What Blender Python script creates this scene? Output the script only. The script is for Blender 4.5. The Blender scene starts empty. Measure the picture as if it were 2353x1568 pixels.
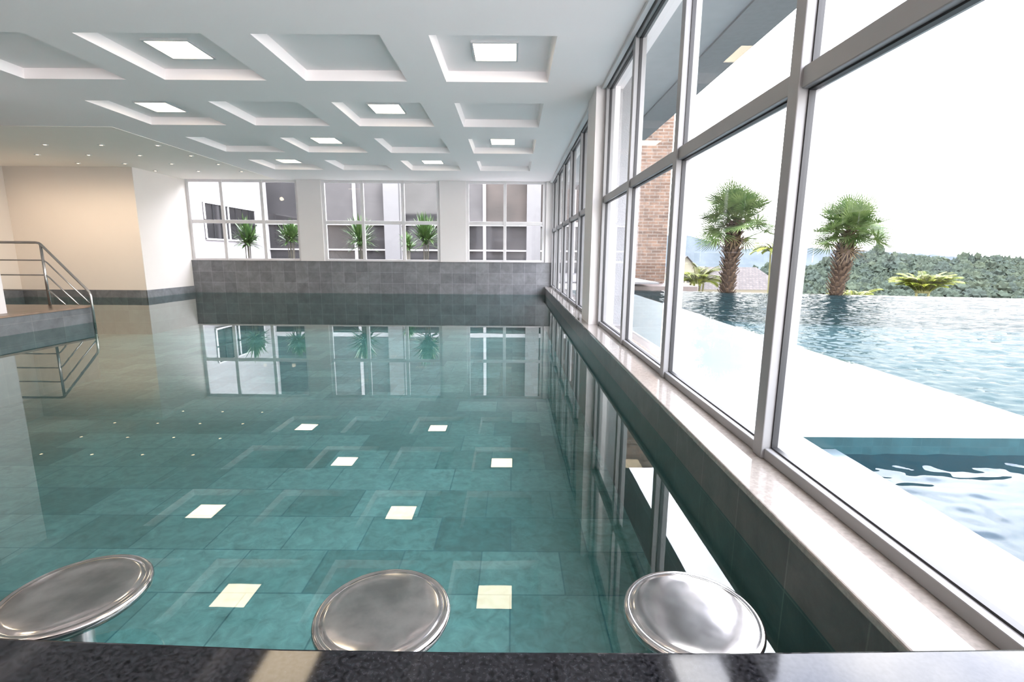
import bpy, bmesh, math, random
from mathutils import Vector, Matrix, noise
random.seed(7)
S = bpy.context.scene
S.view_settings.view_transform = 'Standard'
S.view_settings.look = 'None'
S.view_settings.exposure = 1.18
COL = S.collection

# ------------------------------------------------------------------ helpers
def link(o):
    COL.objects.link(o); return o

def tag(o, label=None, category=None, kind=None, group=None):
    if label: o["label"] = label
    if category: o["category"] = category
    if kind: o["kind"] = kind
    if group: o["group"] = group
    return o

def empty(name, loc, **kw):
    o = bpy.data.objects.new(name, None); o.location = loc
    o.empty_display_size = 0.1
    link(o); return tag(o, **kw)

def child(o, parent, keep=True):
    o.parent = parent
    if keep:
        o.matrix_parent_inverse = Matrix.Translation(-Vector(parent.location))
    return o

def mesh(name, verts, faces, mats, idx=None, smooth=False):
    me = bpy.data.meshes.new(name)
    me.from_pydata([tuple(v) for v in verts], [], faces)
    if not isinstance(mats, (list, tuple)): mats = [mats]
    for m in mats: me.materials.append(m)
    if idx:
        for p, i in zip(me.polygons, idx): p.material_index = i
    if smooth:
        for p in me.polygons: p.use_smooth = True
    me.update()
    o = bpy.data.objects.new(name, me)
    return link(o)

BF = [(0,3,2,1),(4,5,6,7),(0,1,5,4),(1,2,6,5),(2,3,7,6),(3,0,4,7)]
def boxdata(x0,x1,y0,y1,z0,z1):
    return [(x0,y0,z0),(x1,y0,z0),(x1,y1,z0),(x0,y1,z0),(x0,y0,z1),(x1,y0,z1),(x1,y1,z1),(x0,y1,z1)]
def boxes(name, lst, mats, bevel=0, idx=None):
    V=[];F=[];I=[]
    for k,b in enumerate(lst):
        n=len(V); V+=boxdata(*b); F+=[tuple(i+n for i in f) for f in BF]
        I+=[(idx[k] if idx else 0)]*6
    o = mesh(name, V, F, mats, I)
    if bevel:
        m=o.modifiers.new("bevel",'BEVEL'); m.width=bevel; m.segments=2
    return o
def box(name, x0,x1,y0,y1,z0,z1, mat, bevel=0):
    return boxes(name, [(x0,x1,y0,y1,z0,z1)], mat, bevel)
def prism(name, poly, z0, z1, mat, bevel=0):
    n=len(poly)
    V=[(x,y,z0) for x,y in poly]+[(x,y,z1) for x,y in poly]
    F=[tuple(range(n))[::-1],tuple(range(n,2*n))]+[(i,(i+1)%n,(i+1)%n+n,i+n) for i in range(n)]
    o=mesh(name,V,F,mat)
    if bevel:
        m=o.modifiers.new("bevel",'BEVEL'); m.width=bevel; m.segments=2
    return o

def tube(path, r, seg=10, closed_ends=True):
    V=[];F=[]
    P=[Vector(p) for p in path]; n=len(P)
    ref=None
    for i,p in enumerate(P):
        if i==0: t=P[1]-P[0]
        elif i==n-1: t=P[-1]-P[-2]
        else: t=(P[i+1]-P[i]).normalized()+(P[i]-P[i-1]).normalized()
        t.normalize()
        if ref is None:
            ref = Vector((0,0,1)) if abs(t.z)<.9 else Vector((0,1,0))
        a=t.cross(ref); a.normalize(); b=a.cross(t); b.normalize(); ref=b
        rr = r[i] if isinstance(r,(list,tuple)) else r
        for k in range(seg):
            an=2*math.pi*k/seg
            V.append(p+a*rr*math.cos(an)+b*rr*math.sin(an))
    for i in range(n-1):
        for k in range(seg):
            k2=(k+1)%seg
            F.append((i*seg+k,i*seg+k2,(i+1)*seg+k2,(i+1)*seg+k))
    if closed_ends:
        F.append(tuple(range(seg))[::-1]); F.append(tuple((n-1)*seg+k for k in range(seg)))
    return V,F
def merge(parts):
    V=[];F=[]
    for v,f in parts:
        n=len(V); V+=list(v); F+=[tuple(i+n for i in q) for q in f]
    return V,F
def lathe(prof, seg=48):
    V=[];F=[]; n=len(prof)
    for r,z in prof:
        for k in range(seg):
            a=2*math.pi*k/seg
            V.append((r*math.cos(a), r*math.sin(a), z))
    for i in range(n-1):
        for k in range(seg):
            k2=(k+1)%seg
            F.append((i*seg+k,i*seg+k2,(i+1)*seg+k2,(i+1)*seg+k))
    F.append(tuple(range(seg))[::-1]); F.append(tuple((n-1)*seg+k for k in range(seg)))
    return V,F

# ------------------------------------------------------------------ materials
def newmat(name):
    m=bpy.data.materials.new(name); m.use_nodes=True
    nt=m.node_tree; nt.nodes.clear()
    out=nt.nodes.new('ShaderNodeOutputMaterial')
    return m,nt,out
def N(nt,t,**kw):
    n=nt.nodes.new(t)
    for k,v in kw.items(): setattr(n,k,v)
    return n
def rgba(c): return (c[0],c[1],c[2],1)
def math_(nt,op,a,b=None,c=None):
    n=N(nt,'ShaderNodeMath',operation=op)
    for i,v in enumerate((a,b,c)):
        if v is None: continue
        if isinstance(v,(int,float)): n.inputs[i].default_value=v
        else: nt.links.new(v,n.inputs[i])
    return n.outputs[0]
def pbr(name, c, rough=.5, metal=0, c2=None, nscale=8, bump=0, bscale=60, spec=.5, detail=4, bdist=.01):
    m,nt,out=newmat(name)
    p=N(nt,'ShaderNodeBsdfPrincipled'); nt.links.new(p.outputs[0],out.inputs[0])
    p.inputs['Roughness'].default_value=rough; p.inputs['Metallic'].default_value=metal
    p.inputs['Specular IOR Level'].default_value=spec
    tc=N(nt,'ShaderNodeTexCoord')
    nz=N(nt,'ShaderNodeTexNoise'); nz.inputs['Scale'].default_value=nscale; nz.inputs['Detail'].default_value=detail
    nt.links.new(tc.outputs['Object'],nz.inputs['Vector'])
    mx=N(nt,'ShaderNodeMix',data_type='RGBA')
    c2 = c2 or tuple(x*.93 for x in c)
    mx.inputs[6].default_value=rgba(c); mx.inputs[7].default_value=rgba(c2)
    r=N(nt,'ShaderNodeValToRGB'); r.color_ramp.elements[0].position=.35; r.color_ramp.elements[1].position=.65
    nt.links.new(nz.outputs[0],r.inputs[0]); nt.links.new(r.outputs[0],mx.inputs[0])
    nt.links.new(mx.outputs[2],p.inputs['Base Color'])
    if bump:
        n2=N(nt,'ShaderNodeTexNoise'); n2.inputs['Scale'].default_value=bscale; n2.inputs['Detail'].default_value=6 if bscale>20 else 2
        nt.links.new(tc.outputs['Object'],n2.inputs['Vector'])
        b=N(nt,'ShaderNodeBump'); b.inputs['Strength'].default_value=bump; b.inputs['Distance'].default_value=bdist
        nt.links.new(n2.outputs[0],b.inputs['Height']); nt.links.new(b.outputs[0],p.inputs['Normal'])
    return m
def tile(name, axes, w, h, c1, c2, mortar, rough=.4, ms=.004, offset=0.0, nz_amt=.5, shift=(0,0), nscale=5, bump=.15):
    m,nt,out=newmat(name)
    p=N(nt,'ShaderNodeBsdfPrincipled'); nt.links.new(p.outputs[0],out.inputs[0])
    p.inputs['Roughness'].default_value=rough
    tc=N(nt,'ShaderNodeTexCoord'); sp=N(nt,'ShaderNodeSeparateXYZ'); cb=N(nt,'ShaderNodeCombineXYZ')
    nt.links.new(tc.outputs['Object'],sp.inputs[0])
    for i,a in enumerate(axes):
        s=math_(nt,'ADD',sp.outputs['XYZ'.index(a)],shift[i]); nt.links.new(s,cb.inputs[i])
    br=N(nt,'ShaderNodeTexBrick'); br.offset=offset; br.squash=1
    br.inputs['Scale'].default_value=1; br.inputs['Brick Width'].default_value=w; br.inputs['Row Height'].default_value=h
    br.inputs['Mortar Size'].default_value=ms; br.inputs['Mortar Smooth'].default_value=.1; br.inputs['Bias'].default_value=0
    br.inputs['Color1'].default_value=rgba(c1); br.inputs['Color2'].default_value=rgba(c2); br.inputs['Mortar'].default_value=rgba(mortar)
    nt.links.new(cb.outputs[0],br.inputs['Vector'])
    nz=N(nt,'ShaderNodeTexNoise'); nz.inputs['Scale'].default_value=nscale; nz.inputs['Detail'].default_value=8; nz.inputs['Roughness'].default_value=.65
    nz.inputs['Distortion'].default_value=.6
    nt.links.new(tc.outputs['Object'],nz.inputs['Vector'])
    mr=N(nt,'ShaderNodeMapRange'); mr.inputs[1].default_value=.3; mr.inputs[2].default_value=.7
    mr.inputs[3].default_value=1-nz_amt; mr.inputs[4].default_value=1+nz_amt
    nt.links.new(nz.outputs[0],mr.inputs[0])
    vm=N(nt,'ShaderNodeVectorMath',operation='SCALE'); nt.links.new(br.outputs[0],vm.inputs[0]); nt.links.new(mr.outputs[0],vm.inputs['Scale'])
    nt.links.new(vm.outputs[0],p.inputs['Base Color'])
    b=N(nt,'ShaderNodeBump'); b.inputs['Strength'].default_value=bump; b.inputs['Distance'].default_value=.01
    h_=math_(nt,'MULTIPLY_ADD',br.outputs['Fac'],-.6,nz.outputs[0])
    nt.links.new(h_,b.inputs['Height']); nt.links.new(b.outputs[0],p.inputs['Normal'])
    return m
def emis(name,c,s):
    m,nt,out=newmat(name)
    e=N(nt,'ShaderNodeEmission'); e.inputs[0].default_value=rgba(c); e.inputs[1].default_value=s
    nt.links.new(e.outputs[0],out.inputs[0]); return m
def sheet(name, tint, f0, fmax=1.0, rough=0.0, gl=(1,1,1), bump=None, power=5):
    """thin fresnel sheet: transparent + mirror"""
    m,nt,out=newmat(name)
    geo=N(nt,'ShaderNodeNewGeometry')
    nrm=geo.outputs['Normal']
    g=N(nt,'ShaderNodeBsdfGlossy'); g.inputs[0].default_value=rgba(gl); g.inputs['Roughness'].default_value=rough
    if bump:
        tc=N(nt,'ShaderNodeTexCoord'); mp=N(nt,'ShaderNodeMapping'); mp.inputs['Scale'].default_value=bump.get('stretch',(1,1,1))
        nt.links.new(tc.outputs['Object'],mp.inputs[0])
        nz=N(nt,'ShaderNodeTexNoise'); nz.inputs['Scale'].default_value=bump['scale']; nz.inputs['Detail'].default_value=bump.get('detail',3)
        nz.inputs['Distortion'].default_value=bump.get('dist',.5)
        nt.links.new(mp.outputs[0],nz.inputs['Vector'])
        b=N(nt,'ShaderNodeBump'); b.inputs['Strength'].default_value=bump['strength']; b.inputs['Distance'].default_value=bump['distance']
        nt.links.new(nz.outputs[0],b.inputs['Height']); nt.links.new(b.outputs[0],g.inputs['Normal'])
        nrm=b.outputs[0]
    d=N(nt,'ShaderNodeVectorMath',operation='DOT_PRODUCT'); nt.links.new(nrm,d.inputs[0]); nt.links.new(geo.outputs['Incoming'],d.inputs[1])
    a=math_(nt,'ABSOLUTE',d.outputs['Value']); a=math_(nt,'SUBTRACT',1,a); a=math_(nt,'POWER',a,power); a=math_(nt,'MULTIPLY_ADD',a,fmax-f0,f0)
    t=N(nt,'ShaderNodeBsdfTransparent'); t.inputs[0].default_value=rgba(tint)
    mx=N(nt,'ShaderNodeMixShader'); nt.links.new(a,mx.inputs[0]); nt.links.new(t.outputs[0],mx.inputs[1]); nt.links.new(g.outputs[0],mx.inputs[2])
    nt.links.new(mx.outputs[0],out.inputs[0]); return m

M_ceil=pbr('ceiling_paint',(.99,.92,.915),.85,c2=(.98,.91,.905),nscale=2)
M_warmceil=pbr('ceiling_warm_paint',(.99,.91,.84),.85,nscale=2,c2=(.98,.90,.83))
M_white=pbr('white_paint',(.68,.65,.65),.7,nscale=2,c2=(.67,.64,.64))
M_cream2=pbr('cream_white_paint',(.68,.635,.60),.7,nscale=2,c2=(.67,.625,.59))
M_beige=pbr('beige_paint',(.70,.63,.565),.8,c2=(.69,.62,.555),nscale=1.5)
M_alu=pbr('grey_aluminium',(.23,.225,.23),.35,c2=(.21,.21,.215),nscale=3)
M_alu2=pbr('pale_aluminium',(.66,.64,.65),.4,nscale=3)
M_black=pbr('black_rubber',(.012,.012,.014),.5)
M_steel=pbr('brushed_steel',(.56,.535,.52),.13,1,c2=(.41,.39,.38),nscale=18,bump=.55,bscale=9,detail=9,bdist=.0018)
M_tube=pbr('steel_tube',(.55,.53,.51),.25,.9)
M_sill=pbr('beige_granite',(.26,.235,.212),.035,c2=(.20,.18,.163),nscale=70,detail=8,spec=.7)
M_sillout=pbr('pale_outer_stone',(.14,.14,.135),.5,c2=(.12,.12,.12),nscale=120,detail=8)
M_granite=pbr('dark_granite',(.0012,.0012,.0015),.06,c2=(.014,.014,.016),nscale=140,detail=8,spec=.32)
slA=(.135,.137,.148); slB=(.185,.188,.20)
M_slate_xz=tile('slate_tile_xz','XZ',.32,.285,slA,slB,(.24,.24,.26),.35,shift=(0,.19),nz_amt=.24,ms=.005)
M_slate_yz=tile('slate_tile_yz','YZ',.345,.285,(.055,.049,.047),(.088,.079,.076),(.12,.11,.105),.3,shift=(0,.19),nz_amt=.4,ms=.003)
M_slate_dark=tile('slate_base','XZ',.345,.285,(.11,.112,.122),(.17,.175,.185),(.2,.2,.2),.35,shift=(0,.19),nz_amt=.3)
M_floor=tile('pool_floor_slate','XY',.50,.41,(.080,.130,.130),(.215,.27,.264),(.07,.125,.14),.5,ms=.005,offset=.37,nz_amt=.36,nscale=13)
M_deck=pbr('brown_stone',(.25,.17,.12),.3,c2=(.18,.125,.09),nscale=6)
M_plat=tile('slate_plat','YZ',.45,.3,(.105,.112,.12),(.14,.15,.16),(.175,.175,.175),.35,nz_amt=.25,ms=.003)
M_water=sheet('pool_water_surface',(.535,.785,.78),.08,fmax=.71,gl=(.82,.84,.81),bump=dict(scale=1.5,strength=.13,distance=.003,detail=2),power=4.2)
M_glass=sheet('window_glass',(.95,.965,.965),.026,power=6.5)
M_lamp=emis('lamp_diffuser',(1,.82,.58),5.2)
M_spot=emis('downlight_glow',(1,.76,.50),3.0)
M_lampframe=pbr('lamp_frame',(.66,.66,.67),.4)

# ------------------------------------------------------------------ camera
f=1114.0; pitch=math.atan(197/f); roll=math.radians(.42)
cam=bpy.data.cameras.new('camera'); co=link(bpy.data.objects.new('camera',cam))
cam.sensor_fit='HORIZONTAL'; cam.sensor_width=36; cam.lens=36*f/2353; cam.clip_start=.02; cam.clip_end=3000
co.matrix_world=Matrix.Rotation(math.pi/2-pitch,4,'X')@Matrix.Rotation(roll,4,'Z')
S.camera=co

HC=1.88; WZ=-1.035; FZ=-1.9; D=13.0; SILL=-.82

# ------------------------------------------------------------------ ceiling with coffers (slightly splayed sides)
xs_c=[(-.745-1.55*k, -.745-1.55*k+1.12) for k in range(4)]
ys_c=[(4.61+1.91*j, 4.61+1.91*j+1.15, j) for j in range(-4,4)]
xb=sorted([-11.5,1.25]+[v for a in xs_c for v in a]); yb=sorted([-5.0,D+.15]+[v for a in ys_c for v in a[:2]])
V=[];F=[];I=[]
def quad(p,i=0):
    n=len(V); V.extend(p); F.append((n,n+1,n+2,n+3)); I.append(i)
REC=.10; SPL=.03
for a in range(len(xb)-1):
    for b in range(len(yb)-1):
        x0,x1,y0,y1=xb[a],xb[a+1],yb[b],yb[b+1]
        isc=any(abs(x0-c[0])<1e-6 for c in xs_c) and any(abs(y0-c[0])<1e-6 for c in ys_c)
        if not isc: quad([(x0,y0,HC),(x0,y1,HC),(x1,y1,HC),(x1,y0,HC)])
        else:
            z=HC+REC; u0,u1,v0,v1=x0+SPL,x1-SPL,y0+SPL,y1-SPL
            quad([(u0,v0,z),(u0,v1,z),(u1,v1,z),(u1,v0,z)])
            quad([(x0,y0,HC),(x1,y0,HC),(u1,v0,z),(u0,v0,z)])
            quad([(x1,y1,HC),(x0,y1,HC),(u0,v1,z),(u1,v1,z)])
            quad([(x0,y1,HC),(x0,y0,HC),(u0,v0,z),(u0,v1,z)])
            quad([(x1,y0,HC),(x1,y1,HC),(u1,v1,z),(u1,v0,z)])
T=HC+.3
quad([(-11.5,-5,T),(1.25,-5,T),(1.25,D+.15,T),(-11.5,D+.15,T)])
quad([(1.25,-5,HC),(1.25,D+.15,HC),(1.25,D+.15,T),(1.25,-5,T)])
ceil=mesh('ceiling',V,F,M_ceil,I); tag(ceil,'white plaster ceiling with recessed square coffers','ceiling','structure')
DROP=.004
c2=box('ceiling',-11.4,-6.1,7.8,D,HC-DROP,HC,M_warmceil); tag(c2,'lowered warm white plaster ceiling strip with small downlights','ceiling','structure')

lf=mesh('lamp_frame',*merge([(boxdata(*b),BF) for b in [(-.225,.225,-.225,-.205,-.02,0),(-.225,.225,.205,.225,-.02,0),(-.225,-.205,-.205,.205,-.02,0),(.205,.225,-.205,.205,-.02,0)]]),M_lampframe)
lp=box('light_panel',-.205,.205,-.205,.205,-.012,-.002,M_lamp)
e0=None
for (y0,y1,j) in ys_c:
    for k,(x0,x1) in enumerate(xs_c):
        if (j+k)%2: continue
        loc=((x0+x1)/2,(y0+y1)/2,HC+REC)
        if e0 is None:
            e0=empty('ceiling_light',loc,label='square warm white light panel recessed in a ceiling coffer',category='ceiling light',group='square lights in the ceiling coffers')
            lf.parent=e0; lp.parent=e0
        else:
            e=e0.copy(); e.location=loc; COL.objects.link(e)
            for q in (lf,lp):
                c=q.copy(); c.parent=e; COL.objects.link(c)
rv,rf=lathe([(.045,0),(.052,-.004),(.052,-.010),(.040,-.012),(.028,-.004)],24)
dl=mesh('trim_ring',rv,rf,M_lampframe,smooth=False)
dv,df=lathe([(.001,-.0085),(.018,-.0095),(.025,-.0065)],20)
dd=mesh('bulb',dv,df,M_spot)
d0=None
for X in (-9.3,-8.3,-7.3,-6.3):
    for Y in (9.05,9.95,10.85,11.75):
        if X<-8.5 and Y>11.3: continue
        loc=(X,Y,HC-DROP)
        if d0 is None:
            d0=empty('downlight',loc,label='small round recessed warm downlight in the lowered ceiling',category='downlight',group='small downlights in the lowered ceiling')
            dl.parent=d0; dd.parent=d0
        else:
            e=d0.copy(); e.location=loc; COL.objects.link(e)
            for q in (dl,dd):
                c=q.copy(); c.parent=e; COL.objects.link(c)
for X in (-10.6,-9.5,-8.6,-7.6):
    L=bpy.data.lights.new('warm_spot','SPOT'); L.energy=34; L.color=(1,.80,.60); L.spot_size=2.4; L.spot_blend=1; L.shadow_soft_size=.06
    o=link(bpy.data.objects.new('warm_spot',L)); o.location=(X,9.7,HC-.11); o.rotation_euler=(math.radians(25),0,0)

# ------------------------------------------------------------------ room shell
fl=box('floor',-11.5,1.1,.3,D+.3,FZ-.1,FZ,M_floor); tag(fl,'teal slate tiled pool floor','floor','structure')
o=mesh('pool_water',[(-11.36,.5,WZ),(.87,.5,WZ),(.87,D,WZ),(-8.48,D,WZ),(-8.48,11.28,WZ),(-11.36,11.28,WZ)],[(0,1,2,3,4,5)],M_water); tag(o,'calm clear teal indoor pool water','water','stuff')
o=box('wall_back',-8.5,1.25,D,D+.25,FZ,-.20,M_slate_xz); tag(o,'grey slate tiled parapet below the far windows','wall','structure')
o=box('trim_1',-8.5,1.25,D-.015,D+.27,-.20,-.185,M_slate_dark); tag(o,'dark stone cap on the tiled parapet','trim','structure')
o=boxes('wall_far',[(-5.6,-4.98,D+.02,D+.2,-.185,HC),(-1.91,-1.23,D+.02,D+.2,-.185,HC),(.86,1.25,D+.02,D+.2,-.185,HC)],M_white); tag(o,'white plaster piers between the far windows','wall','structure')
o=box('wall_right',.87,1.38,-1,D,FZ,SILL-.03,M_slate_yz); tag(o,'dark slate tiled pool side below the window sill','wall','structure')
o=box('trim_2',.85,1.22,-1,D,SILL-.03,SILL,M_sill,.006); tag(o,'polished beige granite window sill','sill','structure')
o=box('trim_3',1.22,1.42,-1,D,SILL-.07,SILL-.04,M_sillout,.004); tag(o,'pale stone ledge outside the windows','ledge','structure')
o=box('trim_4',.985,1.028,-1,5.855,HC-.035,HC,M_white,.003); tag(o,'white plaster strip where ceiling meets the glazing','trim','structure')
o=box('trim_5',.955,1.018,6.455,D,HC-.035,HC,M_white,.003); tag(o,'white plaster strip where ceiling meets the glazing','trim','structure')
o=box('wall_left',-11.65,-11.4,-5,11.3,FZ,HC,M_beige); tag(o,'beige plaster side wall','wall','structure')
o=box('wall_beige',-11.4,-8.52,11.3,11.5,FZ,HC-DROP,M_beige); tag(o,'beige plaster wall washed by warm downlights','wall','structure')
o=box('wall_side',-8.52,-8.5,11.3,D+.2,FZ,HC-DROP,M_cream2); tag(o,'cream white plaster return wall beside the windows','wall','structure')
o=boxes('baseboard_left',[(-11.39,-8.49,11.28,11.3,FZ,-.86),(-8.5,-8.48,11.28,D,FZ,-.86),(-11.4,-11.37,5,11.28,FZ,-.86)],M_slate_dark); tag(o,'dark slate tile band at the foot of the wall','baseboard','structure')
o=box('wall_pillar',.93,1.2,5.86,6.45,SILL,HC,M_white); tag(o,'white plaster pillar between glazed bays','pillar','structure')
o=box('wall_near',-11.4,.87,.35,.5,FZ,-.66,M_slate_dark); tag(o,'tiled pool side wall under the bar counter','wall','structure')
o=box('wall_rear',-11.4,1.25,-5.2,-5,FZ,HC,M_white); tag(o,'white plaster wall behind the bar','wall','structure')
o=box('floor',-11.4,1.4,-5,-.12,FZ-.1,FZ,pbr('bar_floor',(.65,.58,.52),.4)); tag(o,'pale stone floor behind the bar','floor','structure')

# ------------------------------------------------------------------ windows
def win(name, axis, d0,d1, posts, pw, z0,z1, transoms, tw, mat, label, gasket=True):
    P=empty(name,((d0+d1)/2,posts[0],z0) if axis=='Y' else (posts[0],(d0+d1)/2,z0),label=label,category='window',kind='structure')
    def B(nm,u0,u1,a,b,za,zb,m,bev=.004):
        o = box(nm,a,b,u0,u1,za,zb,m,bev) if axis=='Y' else box(nm,u0,u1,a,b,za,zb,m,bev)
        child(o,P); return o
    for p in posts: B('mullion',p,p+pw,d0,d1,z0,z1,mat)
    dm=(d0+d1)/2
    lv=[(z0,z0+tw*.6)]+[(t-tw/2,t+tw/2) for t in transoms]+[(z1-tw*.7,z1)]
    for i in range(len(posts)-1):
        u0,u1=posts[i]+pw,posts[i+1]
        for (a,b) in lv: B('transom',u0,u1,d0+.012,d1-.012,a,b,mat)
        for j in range(len(lv)-1):
            za,zb=lv[j][1],lv[j+1][0]
            vs=[(u0,za),(u1,za),(u1,zb),(u0,zb)]
            vv=[(dm,u,z) for u,z in vs] if axis=='Y' else [(u,dm,z) for u,z in vs]
            g=mesh('glass_pane',vv,[(0,1,2,3)],M_glass); child(g,P)
            if gasket:
                w=.007
                def bb(a0,a1,b0,b1): return (dm-.012,dm+.012,a0,a1,b0,b1) if axis=='Y' else (a0,a1,dm-.012,dm+.012,b0,b1)
                g=boxes('gasket',[bb(u0,u0+w,za,zb),bb(u1-w,u1,za,zb),bb(u0+w,u1-w,za,za+w),bb(u0+w,u1-w,zb-w,zb)],M_black); child(g,P)
    return P
win('window_1','Y',1.03,1.13,[-.72,.60,1.89,3.22,4.50,5.78],.07,SILL,HC,[.64],.075,M_alu,'tall grey aluminium framed glazing overlooking the outdoor pool')
win('window_2','Y',1.02,1.12,[6.46,7.75,9.05,10.35,11.65,12.9],.07,SILL,HC,[.64],.075,M_alu,'tall grey aluminium framed glazing along the pool side')
win('window_3','X',D+.06,D+.13,[-8.5,-7.63,-6.58,-5.66],.08,-.185,HC,[.82],.09,M_alu2,'white framed window facing the courtyard with plants',gasket=False)
win('window_4','X',D+.06,D+.13,[-4.98,-3.97,-2.91,-1.99],.08,-.185,HC,[.82],.09,M_alu2,'white framed window facing the courtyard with plants',gasket=False)
win('window_5','X',D+.06,D+.13,[-1.23,-.25,.78],.08,-.185,HC,[.82],.09,M_alu2,'white framed window facing the courtyard',gasket=False)

# ------------------------------------------------------------------ bar counter
P=empty('bar_counter',(-1.2,.3,-1.9),label='polished dark granite bar counter at the pool edge',category='counter')
child(prism('countertop',[(-3.6,-.25),(1.02,-.25),(1.02,.668),(.75,.664),(.35,.654),(-.05,.652),(-.35,.655),(-.85,.674),(-3.6,.80)],-.65,-.60,M_granite,.006),P)
child(box('base',-3.5,.86,-.1,.34,FZ,-.652,M_slate_dark),P)

# ------------------------------------------------------------------ stools
prof=[(.05,-.020),(.148,-.022),(.160,-.020),(.1675,-.014),(.171,-.004),(.1705,.003),(.1675,.0075),(.163,.0095),(.158,.0095),(.1545,.0080),(.151,.0093),(.146,.0120),(.138,.0130),(.11,.0136),(.07,.0140),(.001,.0141)]
sv,sf=lathe(prof,96)
seat=mesh('seat',sv,sf,M_steel,smooth=True)
pv,pf=merge([lathe([(.026,-.96),(.026,-.10),(.026,-.035),(.05,-.0205)],24),lathe([(.16,-.995),(.16,-.98),(.05,-.965),(.03,-.95)],32)])
pole=mesh('pole',pv,pf,M_tube,smooth=True)
s0=None
for i,(X,Y) in enumerate(((-1.165,1.16),(-.325,1.10),(.465,1.10))):
    loc=(X,Y,-.905)
    if s0 is None:
        s0=empty('bar_stool',loc,label='round polished stainless steel stool standing in the pool water',category='stool',group='steel stools in the water at the bar')
        seat.parent=s0; pole.parent=s0
    else:
        e=s0.copy(); e.location=loc; e.rotation_euler=(0,0,i*2.1); COL.objects.link(e)
        for q in (seat,pole):
            c=q.copy(); c.parent=e; COL.objects.link(c)

# ------------------------------------------------------------------ platform + railing + column
P=empty('pool_platform',(-8.5,6,FZ),label='slate tiled platform with brown stone top rising from the water',category='platform')
child(box('platform_body',-11.36,-6.3,4.4,7.22,FZ,-.81,M_plat),P)
child(box('platform_top',-11.36,-6.27,4.38,7.25,-.81,-.78,M_deck,.006),P)
o=box('wall_column',-7.3,-6.50,5.6,6.2,-.78,HC,M_white); tag(o,'white square plaster column on the platform','column','structure')
P=empty('handrail',(-6.85,7.17,-.78),label='stainless steel handrail with four bars descending into the pool',category='railing')
y=7.17; r0=.017
def tubeobj(nm,path,r,seg=12):
    v,f_=tube(path,r,seg); return child(mesh(nm,v,f_,M_tube,smooth=True),P)
tubeobj('top_rail',[(-11.3,y,.134),(-6.93,y,.134),(-6.88,y,.125),(-6.85,y,.10),(-6.30,y,-.52),(-6.25,y,-.58),(-6.235,y,-.64),(-6.235,y,-1.12)],r0)
for z in (-.12,-.335,-.555):
    xe=-6.255
    ze=z-(xe+6.82)*1.13
    if ze< -.77:
        xe=-6.82+(z+.77)/1.13; ze=-.77
    tubeobj('rail_bar',[(-11.3,y,z),(-6.85,y,z),(-6.80,y,z-.04),(xe,y,max(ze,-.77))],.010)
tubeobj('post',[(-6.86,y,-.78),(-6.86,y,.12)],.018)
tubeobj('post',[(-8.5,y,-.78),(-8.5,y,.12)],.018)

# ------------------------------------------------------------------ outside right: pools
M_shelf=pbr('pale_wet_shelf',(.105,.112,.113),.6,c2=(.095,.104,.107),nscale=3)
M_shelfwater=sheet('shelf_water',(.9,.95,.95),.03,fmax=.55,gl=(.66,.68,.69),bump=dict(scale=7,strength=.10,distance=.004,detail=3))
M_outwater=sheet('outdoor_water',(.76,.84,.86),.003,fmax=.95,gl=(.270,.276,.278),power=8)
M_spawater=sheet('spa_water',(.30,.55,.62),.026,fmax=.8,gl=(.54,.58,.63))
M_teal=tile('teal_mosaic','XZ',.05,.05,(.004,.028,.034),(.007,.038,.045),(.008,.036,.043),.3,ms=.002,nz_amt=.2)
M_tealdeep=pbr('teal_pool_bottom',(.014,.040,.048),.5,c2=(.011,.034,.041))
M_blueledge=pbr('pale_blue_ledge',(.07,.096,.112),.3,c2=(.062,.086,.10),nscale=4)
o=boxes('pool_shelf',[(1.42,2.98,2.38,13.2,-1.3,-.915)],M_shelf); tag(o,'pale shallow overflow shelf wet with water','pool shelf')
o=mesh('shelf_water',[(1.42,2.38,-.90),(2.98,2.38,-.90),(2.98,13.2,-.90),(1.42,13.2,-.90)],[(0,1,2,3)],M_shelfwater); tag(o,'thin calm film of water mirroring the white sky','water','stuff')
o=box('spa_wall',1.425,12,2.355,2.375,-1.9,-.903,M_teal); tag(o,'teal mosaic pool step wall','pool wall')
o=box('spa_ledge',1.42,1.66,-2,2.35,-1.9,-.965,M_blueledge); tag(o,'pale blue tiled pool ledge along the windows','ledge')
ZS=-.995
def waves(name,x0,x1,nx,ylo,yhi,ny,z,amp,kx,ky,mat,seed,fine=.42):
    V=[];F=[]
    for j in range(ny+1):
        for i in range(nx+1):
            x=x0+(x1-x0)*(i/nx)**1.25; yh=yhi(x); y_=ylo+(yh-ylo)*(j/ny)**1.15
            p=Vector((x*kx,y_*ky,seed))
            w1=noise.noise(p); p2=Vector((x*kx*2.3+w1*.8,y_*ky*2.1,seed+9)); w2=noise.noise(p2)
            w3=noise.noise(Vector((x*kx*.35,y_*ky*.35,seed+4)))
            V.append((x,y_,z+amp*(w1*(.7+.6*w3)+fine*w2)))
    for j in range(ny):
        for i in range(nx):
            a=j*(nx+1)+i; F.append((a,a+1,a+nx+2,a+nx+1))
    return mesh(name,V,F,mat,smooth=True)
o=waves('spa_water',1.66,7,300,-.5,lambda x:2.355,260,ZS,.009,4.8,8.5,M_spawater,2.0,fine=.5); tag(o,'rippled dark teal outdoor pool water reflecting clouds','water','stuff')
o=mesh('spa_bottom',[(1.66,-3,-1.9),(12,-3,-1.9),(12,2.355,-1.9),(1.66,2.355,-1.9)],[(0,1,2,3)],M_tealdeep); tag(o,'teal outdoor pool bottom','pool floor')
poly=[(2.98,2.38),(20,2.38),(20,9.6),(12.1,11.45),(4.5,13.2),(2.98,13.5)]
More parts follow.
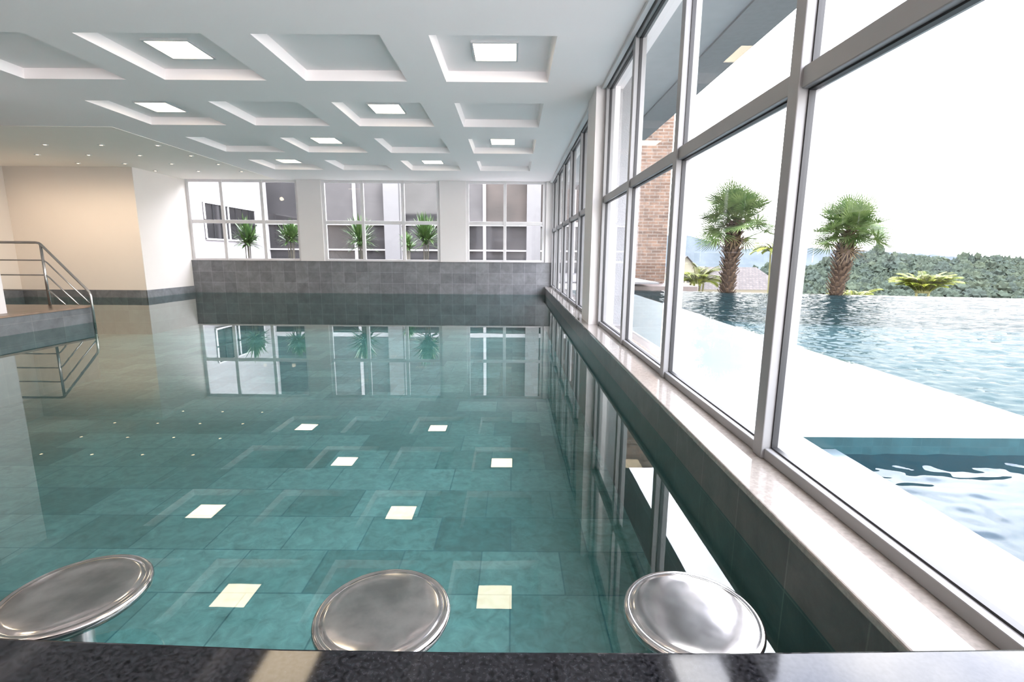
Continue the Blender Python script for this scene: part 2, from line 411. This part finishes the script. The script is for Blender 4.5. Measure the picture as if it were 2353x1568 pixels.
def yedge(x):
    pts=[(2.98,13.5),(4.5,13.2),(12.1,11.45),(20,9.6)]
    for (a,b),(c,d) in zip(pts,pts[1:]):
        if x<=c: return b+(d-b)*(x-a)/(c-a)
    return 9.6
o=waves('infinity_pool_water',2.98,19.9,360,2.38,yedge,330,-.920,.016,5.6,8.6,M_outwater,5.0,fine=.55); tag(o,'rippled infinity pool water reflecting white sky','water','stuff')
n=6
o=mesh('infinity_pool_basin',[(x,y,-1.7) for x,y in poly]+[(x,y,-.945) for x,y in poly],[tuple(range(6))]+[(i,(i+1)%n,(i+1)%n+n,i+n) for i in range(n)],pbr('pool_basin',(.034,.052,.055),.6,spec=0)); tag(o,'teal tiled infinity pool basin','pool basin')

M_eave=pbr('eave_plaster',(.33,.345,.355),.8); M_eaved=pbr('eave_beam',(.20,.205,.215),.8,c2=(.18,.185,.19),nscale=20)
P=empty('roof_eave',(1.7,7,HC),label='plaster roof eave with grey edge beam above the glazing',category='eave')
child(box('soffit',1.25,1.9,3.6,15.5,2.02,2.15,M_eave),P)
child(box('edge_beam',1.9,2.3,3.6,15.5,2.0,2.4,M_eaved),P)
o=box('wall_stucco',1.2,1.47,5.95,6.5,-.9,2.0,pbr('white_stucco',(.25,.25,.26),.9,bump=.8,bscale=60)); tag(o,'white rough stucco exterior pier','wall','structure')
M_brick=tile('brick_slips','XZ',.32,.10,(.048,.025,.014),(.095,.055,.034),(.10,.082,.068),.9,ms=.013,offset=.5,nz_amt=.4)
o=box('brick_column',3.9,4.95,15.9,17,-.85,5.2,M_brick); tag(o,'tall reddish brown brick column beside the outdoor pool','column')
o=box('stone_ledge',2.5,5.4,14.2,17.5,-3.5,-.86,pbr('ledge_stone',(.06,.045,.04),.5)); tag(o,'brown stone ledge at the foot of the brick column','ledge')
M_grass=pbr('grass',(.04,.07,.025),.9,c2=(.03,.05,.02),nscale=2)
o=box('ground',-14,60,13.3+.3,40,-3.6,-3.5,M_grass) ; tag(o,'grassy ground below the pool','ground','structure')

# ------------------------------------------------------------------ palms
def blade(V,F,base,d,side,L,w,droop):
    n=len(V); up=Vector((0,0,-1))
    p0=base; p1=base+d*L*.5+up*droop*L*.10; p2=base+d*L*.8+up*droop*L*.30; p3=base+d*L+up*droop*L*.55
    V+= [p0-side*w*.25,p0+side*w*.25,p1+side*w*.5,p1-side*w*.5,p2+side*w*.28,p2-side*w*.28,p3]
    F+= [(n,n+1,n+2,n+3),(n+3,n+2,n+4,n+5),(n+5,n+4,n+6)]
def fan_leaf(V,F,PV,c,az,el,pl,R,rng,nb=26):
    d=Vector((math.cos(az)*math.cos(el),math.sin(az)*math.cos(el),math.sin(el)))
    s=Vector((-math.sin(az),math.cos(az),0)); 
    sag=Vector((0,0,-1))*pl*.10*max(0,math.cos(el))
    e=c+d*pl+sag
    PV.append(tube([c,c+d*pl*.5+sag*.25,e],[.020,.014,.009],5))
    d2=(d*pl*.5+sag*.75).normalized()
    n_=s.cross(d2)
    tw=rng.uniform(-.7,.7); s2=(s*math.cos(tw)+n_*math.sin(tw)).normalized()
    for i in range(nb):
        t=(i/(nb-1)*2-1); a=t*math.radians(rng.uniform(94,103))
        bd=(d2*math.cos(a)+s2*math.sin(a)+n_*(.16*abs(t)-.04)*-1).normalized()
        sd=(s2*math.cos(a)-d2*math.sin(a)).normalized()
        L=R*(1-.22*abs(t)**1.5)*rng.uniform(.86,1.1)
        blade(V,F,e,bd,sd,L,.033*R/.75,rng.uniform(.0,.10))
M_palm=pbr('fan_palm_leaf',(.034,.068,.018),.6,c2=(.095,.13,.045),nscale=3,spec=.2)
M_dry=pbr('dry_palm_leaf',(.11,.08,.04),.8,c2=(.07,.05,.03),spec=.2)
M_trunk=pbr('palm_trunk_fibre',(.034,.023,.016),.95,c2=(.020,.014,.011),nscale=12,bump=.6,spec=.1)
M_boot=pbr('palm_leaf_base',(.065,.044,.031),.9,c2=(.033,.023,.017),nscale=10,spec=.1)
M_stalk=pbr('leaf_stalk',(.06,.08,.025),.7,spec=.2)
def fan_palm(base,top,seed,label,nl=62,petl=.98,R=.94):
    rng=random.Random(seed); base=Vector(base); top=Vector(top)
    P=empty('palm_tree',base,label=label,category='palm tree')
    n=14; path=[base.lerp(top,i/n) for i in range(n+1)]
    rad=[.19+.03*math.sin(i*1.7)+ (.03 if i>n-5 else 0) for i in range(n+1)]
    v,f_=tube(path,rad,14); child(mesh('trunk',v,f_,M_trunk,smooth=True),P)
    BV=[];BFc=[]
    H=(top-base).length; N_=int(H*60)
    for i in range(N_):
        t=i/N_; az=i*2.399; c=base.lerp(top,t); r=.19+(.05 if t>.7 else .0)
        d=Vector((math.cos(az),math.sin(az),0)); s=Vector((-math.sin(az),math.cos(az),0))
        L=rng.uniform(.10,.24); w=.055; nn=len(BV)
        a=c+d*(r-.03); b=c+d*(r+L*.7)+Vector((0,0,L)); th=Vector((0,0,-.03))
        BV+=[a-s*w,a+s*w,b+s*w*.6,b-s*w*.6,a-s*w+th,a+s*w+th,b+s*w*.6+th,b-s*w*.6+th]
        BFc+=[tuple(q+nn for q in ff) for ff in BF]
    child(mesh('leaf_bases',BV,BFc,M_boot),P)
    V=[];F=[];PV=[];DV=[];DF=[]
    for i in range(nl):
        t=i/(nl-1); az=i*2.399+rng.uniform(-.2,.2); el=math.radians(78-96*t+rng.uniform(-8,8))
        pp=petl*((.35,.97,.7)[i%3])*rng.uniform(.9,1.12)
        sq=.84+.16*math.cos(el)**2
        fan_leaf(V,F,PV,top+Vector((0,0,.08-.20*t)),az,el,pp*sq,R*sq*rng.uniform(.85,1.08),rng)
    child(mesh('fronds',V,F,M_palm),P)
    for i in range(5):
        az=i*1.3+seed; el=math.radians(-50+rng.uniform(-12,12))
        fan_leaf(DV,DF,PV,top+Vector((0,0,-.2)),az,el,.5,.6,rng,12)
    child(mesh('dried_fronds',DV,DF,M_dry),P)
    v,f_=merge(PV); child(mesh('leaf_stalks',v,f_,M_stalk),P)
    return P
fan_palm((7.42,17,-3.5),(7.58,17,1.22),3,'tall fan palm with shaggy brown trunk beyond the infinity pool')
fan_palm((11.10,17,-3.5),(11.50,17,.90),8,'fan palm with ringed leaning trunk in front of the hills',petl=.90,R=.90)

M_areca=pbr('yellow_green_frond',(.08,.11,.010),.6,c2=(.16,.17,.018),nscale=4,spec=.2)
def pinnate_palm(base,h,R,nf,seed,label,mat=M_areca,lo=25,hi=80):
    rng=random.Random(seed); base=Vector(base)
    P=empty('areca_palm',base,label=label,category='palm')
    parts=[]
    for i in range(4):
        a=i*1.6; parts.append(tube([base+Vector((math.cos(a)*.12,math.sin(a)*.12,0)),base+Vector((math.cos(a)*.25,math.sin(a)*.25,h))],.035,6))
    V=[];F=[]
    for i in range(nf):
        az=i*2.399; el=math.radians(rng.uniform(lo,hi)); L=R*rng.uniform(.7,1.15)
        c=base+Vector((math.cos(az)*.2,math.sin(az)*.2,h))
        prev=c; pts=[c]; e=el
        for k in range(10):
            d=Vector((math.cos(az)*math.cos(e),math.sin(az)*math.cos(e),math.sin(e))); prev=prev+d*L/10; pts.append(prev); e-=math.radians(8)
        parts.append(tube(pts,[.018-.0015*k for k in range(11)],4))
        s=Vector((-math.sin(az),math.cos(az),0))
        for k in range(2,11):
            d=(pts[k]-pts[k-1]).normalized()
            for sg in (-1,1):
              for q in (0,.25,.5,.75):
                b=pts[k-1].lerp(pts[k],q); ld=(s*sg*.9+d*.6+Vector((0,0,.1))).normalized()
                sd=ld.cross(Vector((0,0,1))).normalized()
                blade(V,F,b,ld,sd,L*.36*(1-.07*abs(k-5)),.028,.7)
    v,f_=merge(parts); child(mesh('stems',v,f_,pbr('palm_stem',(.12,.11,.04),.7)),P)
    child(mesh('fronds',V,F,mat),P)
    return P
pinnate_palm((7.0,18.5,-3.5),2.5,1.0,34,1,'yellow green feathery palm beside the tall palm trunk',lo=35,hi=88)
pinnate_palm((15.6,18.5,-3.5),2.2,.98,80,2,'broad yellow green feathery palm below the forested hill',lo=62,hi=89)
pinnate_palm((13.0,18.5,-3.5),1.85,.75,28,3,'small yellow green palm at the pool edge',lo=35,hi=85)
pinnate_palm((10.6,19.8,-3.5),3.7,.95,26,4,'slender yellow green palm behind the window frame')

# ------------------------------------------------------------------ house
M_cream=pbr('cream_render',(.15,.135,.105),.9); M_roof=tile('clay_roof','XY',.3,.35,(.026,.020,.018),(.042,.033,.030),(.018,.016,.016),.9,ms=.03,offset=.5)
P=empty('house',(18.5,46,-5),label='cream house with a weathered brown gable roof',category='house')
hx0,hx1,hy0,hy1=14.6,23.5,43,50
child(mesh('walls',[(hx0,hy0,-6),(hx1,hy0,-6),(hx1,hy1,-6),(hx0,hy1,-6),(hx0,hy0,-2.6),(hx1,hy0,-2.6),(hx1,hy1,-2.6),(hx0,hy1,-2.6),(hx0+.2,46.5,-1.1),(hx1-.2,46.5,-1.1)],
  [(0,1,5,4),(1,2,6,9,5),(2,3,7,6),(3,0,4,8,7)],M_cream),P)
child(mesh('roof',[(hx0-.5,hy0-.7,-2.8),(hx1+.6,hy0-.7,-2.8),(hx1-.4,46.5,-.95),(hx0-.5,46.5,-.95),(hx0-.5,hy1+.7,-2.8),(hx1+.6,hy1+.7,-2.8)],[(0,1,2,3),(3,2,5,4),(1,5,2)],M_roof),P)
child(mesh('gable_wing',[(13.6,42,-6),(16,42,-6),(16,44,-6),(13.6,44,-6),(13.6,42,-1.2),(16,42,-1.2),(16,44,-1.2),(13.6,44,-1.2),(14.8,42,.0),(14.8,44,.0)],[(0,1,5,8,4),(1,2,6,5),(2,3,7,9,6),(3,0,4,7)],M_cream),P)
child(mesh('gable_roof',[(13.3,41.7,-1.45),(14.8,41.7,.05),(16.3,41.7,-1.45),(13.3,44,-1.45),(14.8,44,.05),(16.3,44,-1.45)],[(0,1,4,3),(1,2,5,4)],M_roof),P)
for xx in (14.3,15.0):
    child(boxes('house_window',[(xx,xx+.5,41.96,42.0,-2.2,-1.5)],M_black),P)

# ------------------------------------------------------------------ hills
def hill(name,xr,yr,nx,ny,fz,mat,label,category='hill'):
    V=[];F=[]
    for j in range(ny+1):
        for i in range(nx+1):
            x=xr[0]+(xr[1]-xr[0])*i/nx; y_=yr[0]+(yr[1]-yr[0])*j/ny
            V.append((x,y_,fz(x,y_,j/ny)))
    for j in range(ny):
        for i in range(nx):
            a=j*(nx+1)+i; F.append((a,a+1,a+nx+2,a+nx+1))
    o=mesh(name,V,F,mat,smooth=True)
    if label: tag(o,label,category,'stuff')
    return o
def crest(t):
    pts=[(.2,.035),(.33,.040),(.40,.033),(.47,.017),(.53,.022),(.60,.018),(.75,.011),(.9,.004),(1.3,-.004)]
    for (a,b),(c,d) in zip(pts,pts[1:]):
        if t<=c: return b+(d-b)*(t-a)/(c-a)
    return 0
M_far=pbr('haze_tinted_hill',(.060,.071,.080),1,c2=(.046,.056,.063),nscale=.06,detail=10,spec=0)  # mist is put into the hill colour as a bluish tint
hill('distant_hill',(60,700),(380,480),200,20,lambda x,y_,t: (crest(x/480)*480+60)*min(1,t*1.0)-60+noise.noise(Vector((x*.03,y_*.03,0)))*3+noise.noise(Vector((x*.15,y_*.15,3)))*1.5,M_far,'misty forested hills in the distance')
def slope(x,y_,t):
    r=x/y_
    top=-2.0+1.0*math.sin(r*9+.5)*.8 +2.4*noise.noise(Vector((x*.06,3,0)))- 36*max(0,.62-r)
    return -16+(top+16)*t**1.0+noise.noise(Vector((x*.05,y_*.05,1)))*1.4
M_hill=pbr('forest_floor',(.034,.041,.036),1,spec=0)
P=empty('forested_hill',(120,150,-16),label='hillside covered in dense green forest',category='hill',kind='stuff')
child(hill('hillside',(40,200),(85,150),60,16,slope,M_hill,None),P)
rng=random.Random(5)
bm=bmesh.new(); bmesh.ops.create_icosphere(bm,subdivisions=3,radius=1); icoV=[v.co.copy() for v in bm.verts]; icoF=[tuple(v.index for v in f_.verts) for f_ in bm.faces]; bm.free()
protos=[]
for q in range(10):
    sd=q*17.3
    protos.append([v*(1+.55*noise.noise(v*2.0+Vector((sd,0,0)))+.6*noise.noise(v*4.5+Vector((0,sd,0)))+.3*noise.noise(v*10+Vector((0,0,sd)))) for v in icoV])
V=[];F=[];I=[]
for i in range(3200):
    t=rng.random()**.6; y_=85+65*t; r=rng.uniform(.45,1.12); x=r*y_
    if x<42: continue
    z=slope(x,y_,t)
    R=rng.choice((.6,.8,1.0,1.3))*rng.uniform(.8,1.25)
    hz=rng.uniform(.8,1.2)
    if t>.9 and rng.random()<.08: hz=1.6
    n=len(V); o_=Vector((x,y_,z+R*.8*hz)); pr=rng.choice(protos)
    V+=[(o_.x+v.x*R,o_.y+v.y*R,o_.z+v.z*R*hz) for v in pr]
    F+=[(a+n,b+n,c+n) for a,b,c in icoF]
    I+=[rng.choice((0,0,1,2))]*len(icoF)
Mt=[pbr('haze_tinted_tree_a',(.037,.047,.036),1,c2=(.030,.039,.031),nscale=.5,detail=8,spec=0),pbr('haze_tinted_tree_b',(.043,.053,.037),1,c2=(.034,.043,.033),nscale=.5,detail=8,spec=0),pbr('haze_tinted_tree_c',(.034,.044,.037),1,c2=(.029,.037,.032),nscale=.5,detail=8,spec=0)]  # distance haze painted into the tree colours: greyed, low contrast
child(mesh('forest_trees',V,F,Mt,I),P)

# ------------------------------------------------------------------ courtyard behind the far windows
M_cwhite=pbr('courtyard_white',(.36,.345,.355),.8)
M_pane=pbr('dark_tinted_glass',(.018,.018,.019),.06,c2=(.032,.031,.032),nscale=1)
M_curtain=pbr('grey_curtain',(.072,.068,.067),.9,c2=(.048,.045,.045),nscale=1)
M_curtain2=pbr('brown_curtain',(.060,.049,.043),.9,c2=(.040,.034,.030),nscale=1)
M_brown=pbr('brown_panel',(.09,.07,.06),.7)
o=box('courtyard_floor',-11,4,D+.3,21,-.75,-.7,pbr('courtyard_stone',(.12,.115,.115),.7)); tag(o,'stone courtyard floor','floor','structure')
o=box('wall_courtyard',-10.2,-10,D+.3,19.9,-.7,4.5,M_cwhite); tag(o,'white courtyard wall','wall','structure')
P=empty('courtyard_window',(-9.98,17.7,.45),label='dark horizontal window with thin bars in the white courtyard wall',category='window')
child(box('pane',-9.99,-9.97,16.1,19.3,.45,1.62,M_pane),P)
for k in range(8):
    yy=16.1+3.15*k/7; child(box('frame_bar',-9.97,-9.94,yy,yy+.05,.45,1.62,M_alu2 if k in(0,3,7) else M_black),P)
for zz in (.43,1.04,1.60): child(box('frame_bar',-9.97,-9.93,16.1,19.3,zz,zz+.05,M_alu2 if zz!=1.04 else M_black),P)
P=empty('glazed_facade',(-3.5,20,-.7),label='neighbouring building facade with dark curtained panes and white frames',category='facade')
child(box('facade_body',-9.99,3.5,20.25,20.6,-.7,4.5,M_brown),P)
xs=[-9.98,-8.2,-6.4,-4.6,-2.9,-1.2,.6,2.4,3.5]
for k in range(len(xs)-1):
    child(box('mullion',xs[k],xs[k]+.12,20.0,20.14,-.7,4.5,M_cwhite),P)
    child(box('lower_pane',xs[k]+.12,xs[k+1],20.08,20.1,-.7,1.15,M_pane),P)
    child(box('upper_pane',xs[k]+.12,xs[k+1],20.08,20.1,1.32,4.5,(M_curtain2 if k>=5 else M_curtain if k%3 else M_pane)),P)
child(box('transom',-9.98,3.5,19.98,20.14,1.15,1.32,M_cwhite),P)
child(box('transom',-9.98,3.5,19.98,20.06,.15,.21,M_cwhite),P)
child(box('pier',-5.1,-4.5,19.7,19.98,-.7,4.5,pbr('grey_pier',(.125,.122,.122),.8)),P)
child(box('pier',.55,1.1,19.7,19.98,-.7,4.5,pbr('grey_pier2',(.125,.122,.122),.8)),P)
M_yl=pbr('spiky_leaf',(.030,.088,.014),.45,c2=(.078,.15,.032),nscale=5)
M_ys=pbr('spiky_stem',(.15,.14,.11),.8); M_pot=pbr('clay_pot',(.18,.16,.15),.7)
def spiky(base,h,R,seed,label):
    rng=random.Random(seed); base=Vector(base)
    P=empty('potted_plant',base,label=label,category='plant')
    v,f_=lathe([(.12,0),(.19,.30),(.21,.32),(.19,.33),(.17,.29),(.001,.28)],24); v=[Vector(q)+base for q in v]; child(mesh('pot',v,f_,M_pot),P)
    parts=[];V=[];F=[]
    for i in range(7):
        a=i*.9+rng.random(); lean=rng.uniform(.03,.10); hh=h*rng.uniform(.75,1.15)
        t=base+Vector((math.cos(a)*lean,math.sin(a)*lean,.3+hh)); parts.append(tube([base+Vector((math.cos(a)*.06,math.sin(a)*.06,.27)),t],.012,6))
        for k in range(30):
            az=k*2.399+rng.random(); el=math.radians(rng.uniform(-12,88))
            d=Vector((math.cos(az)*math.cos(el),math.sin(az)*math.cos(el),math.sin(el))); s=Vector((-math.sin(az),math.cos(az),0))
            blade(V,F,t,d,s,R*(.78+.3*math.sin(max(el,0)))*rng.uniform(.8,1.05),.050,rng.uniform(.1,.6)*math.cos(el))
    v,f_=merge(parts); child(mesh('stems',v,f_,M_ys),P); child(mesh('leaves',V,F,M_yl),P)
for i,(x,y_,h,R) in enumerate([(-7.52,14.0,.80,.56),(-6.34,14.15,.84,.56),(-4.36,14.1,.80,.72),(-2.46,14.0,.80,.68),(-3.45,16.2,.7,.4)]):
    spiky((x,y_,-.7),h,R,20+i,'potted green spiky-leaved plant behind the courtyard window')

# ------------------------------------------------------------------ world (overcast, brighter towards the zenith)
w=bpy.data.worlds.new('sky'); S.world=w; w.use_nodes=True; nt=w.node_tree; nt.nodes.clear()
out=N(nt,'ShaderNodeOutputWorld'); bg=N(nt,'ShaderNodeBackground'); nt.links.new(bg.outputs[0],out.inputs[0])
tc=N(nt,'ShaderNodeTexCoord'); nz=N(nt,'ShaderNodeTexNoise'); nz.inputs['Scale'].default_value=3.5; nz.inputs['Detail'].default_value=6
nt.links.new(tc.outputs['Generated'],nz.inputs['Vector'])
rp=N(nt,'ShaderNodeValToRGB'); rp.color_ramp.elements[0].position=.42; rp.color_ramp.elements[1].position=.60
rp.color_ramp.elements[0].color=(1.15,1.22,1.5,1); rp.color_ramp.elements[1].color=(2.1,2.05,2.1,1)
nt.links.new(nz.outputs[0],rp.inputs[0])
sp=N(nt,'ShaderNodeSeparateXYZ'); nt.links.new(tc.outputs['Generated'],sp.inputs[0])
mr=N(nt,'ShaderNodeMapRange'); mr.inputs[1].default_value=.18; mr.inputs[2].default_value=.5; nt.links.new(sp.outputs[2],mr.inputs[0])
mx=N(nt,'ShaderNodeMix',data_type='RGBA'); mx.inputs[6].default_value=(1.02,.985,.975,1); nt.links.new(mr.outputs[0],mx.inputs[0]); nt.links.new(rp.outputs[0],mx.inputs[7])
nt.links.new(mx.outputs[2],bg.inputs[0]); bg.inputs[1].default_value=4.4
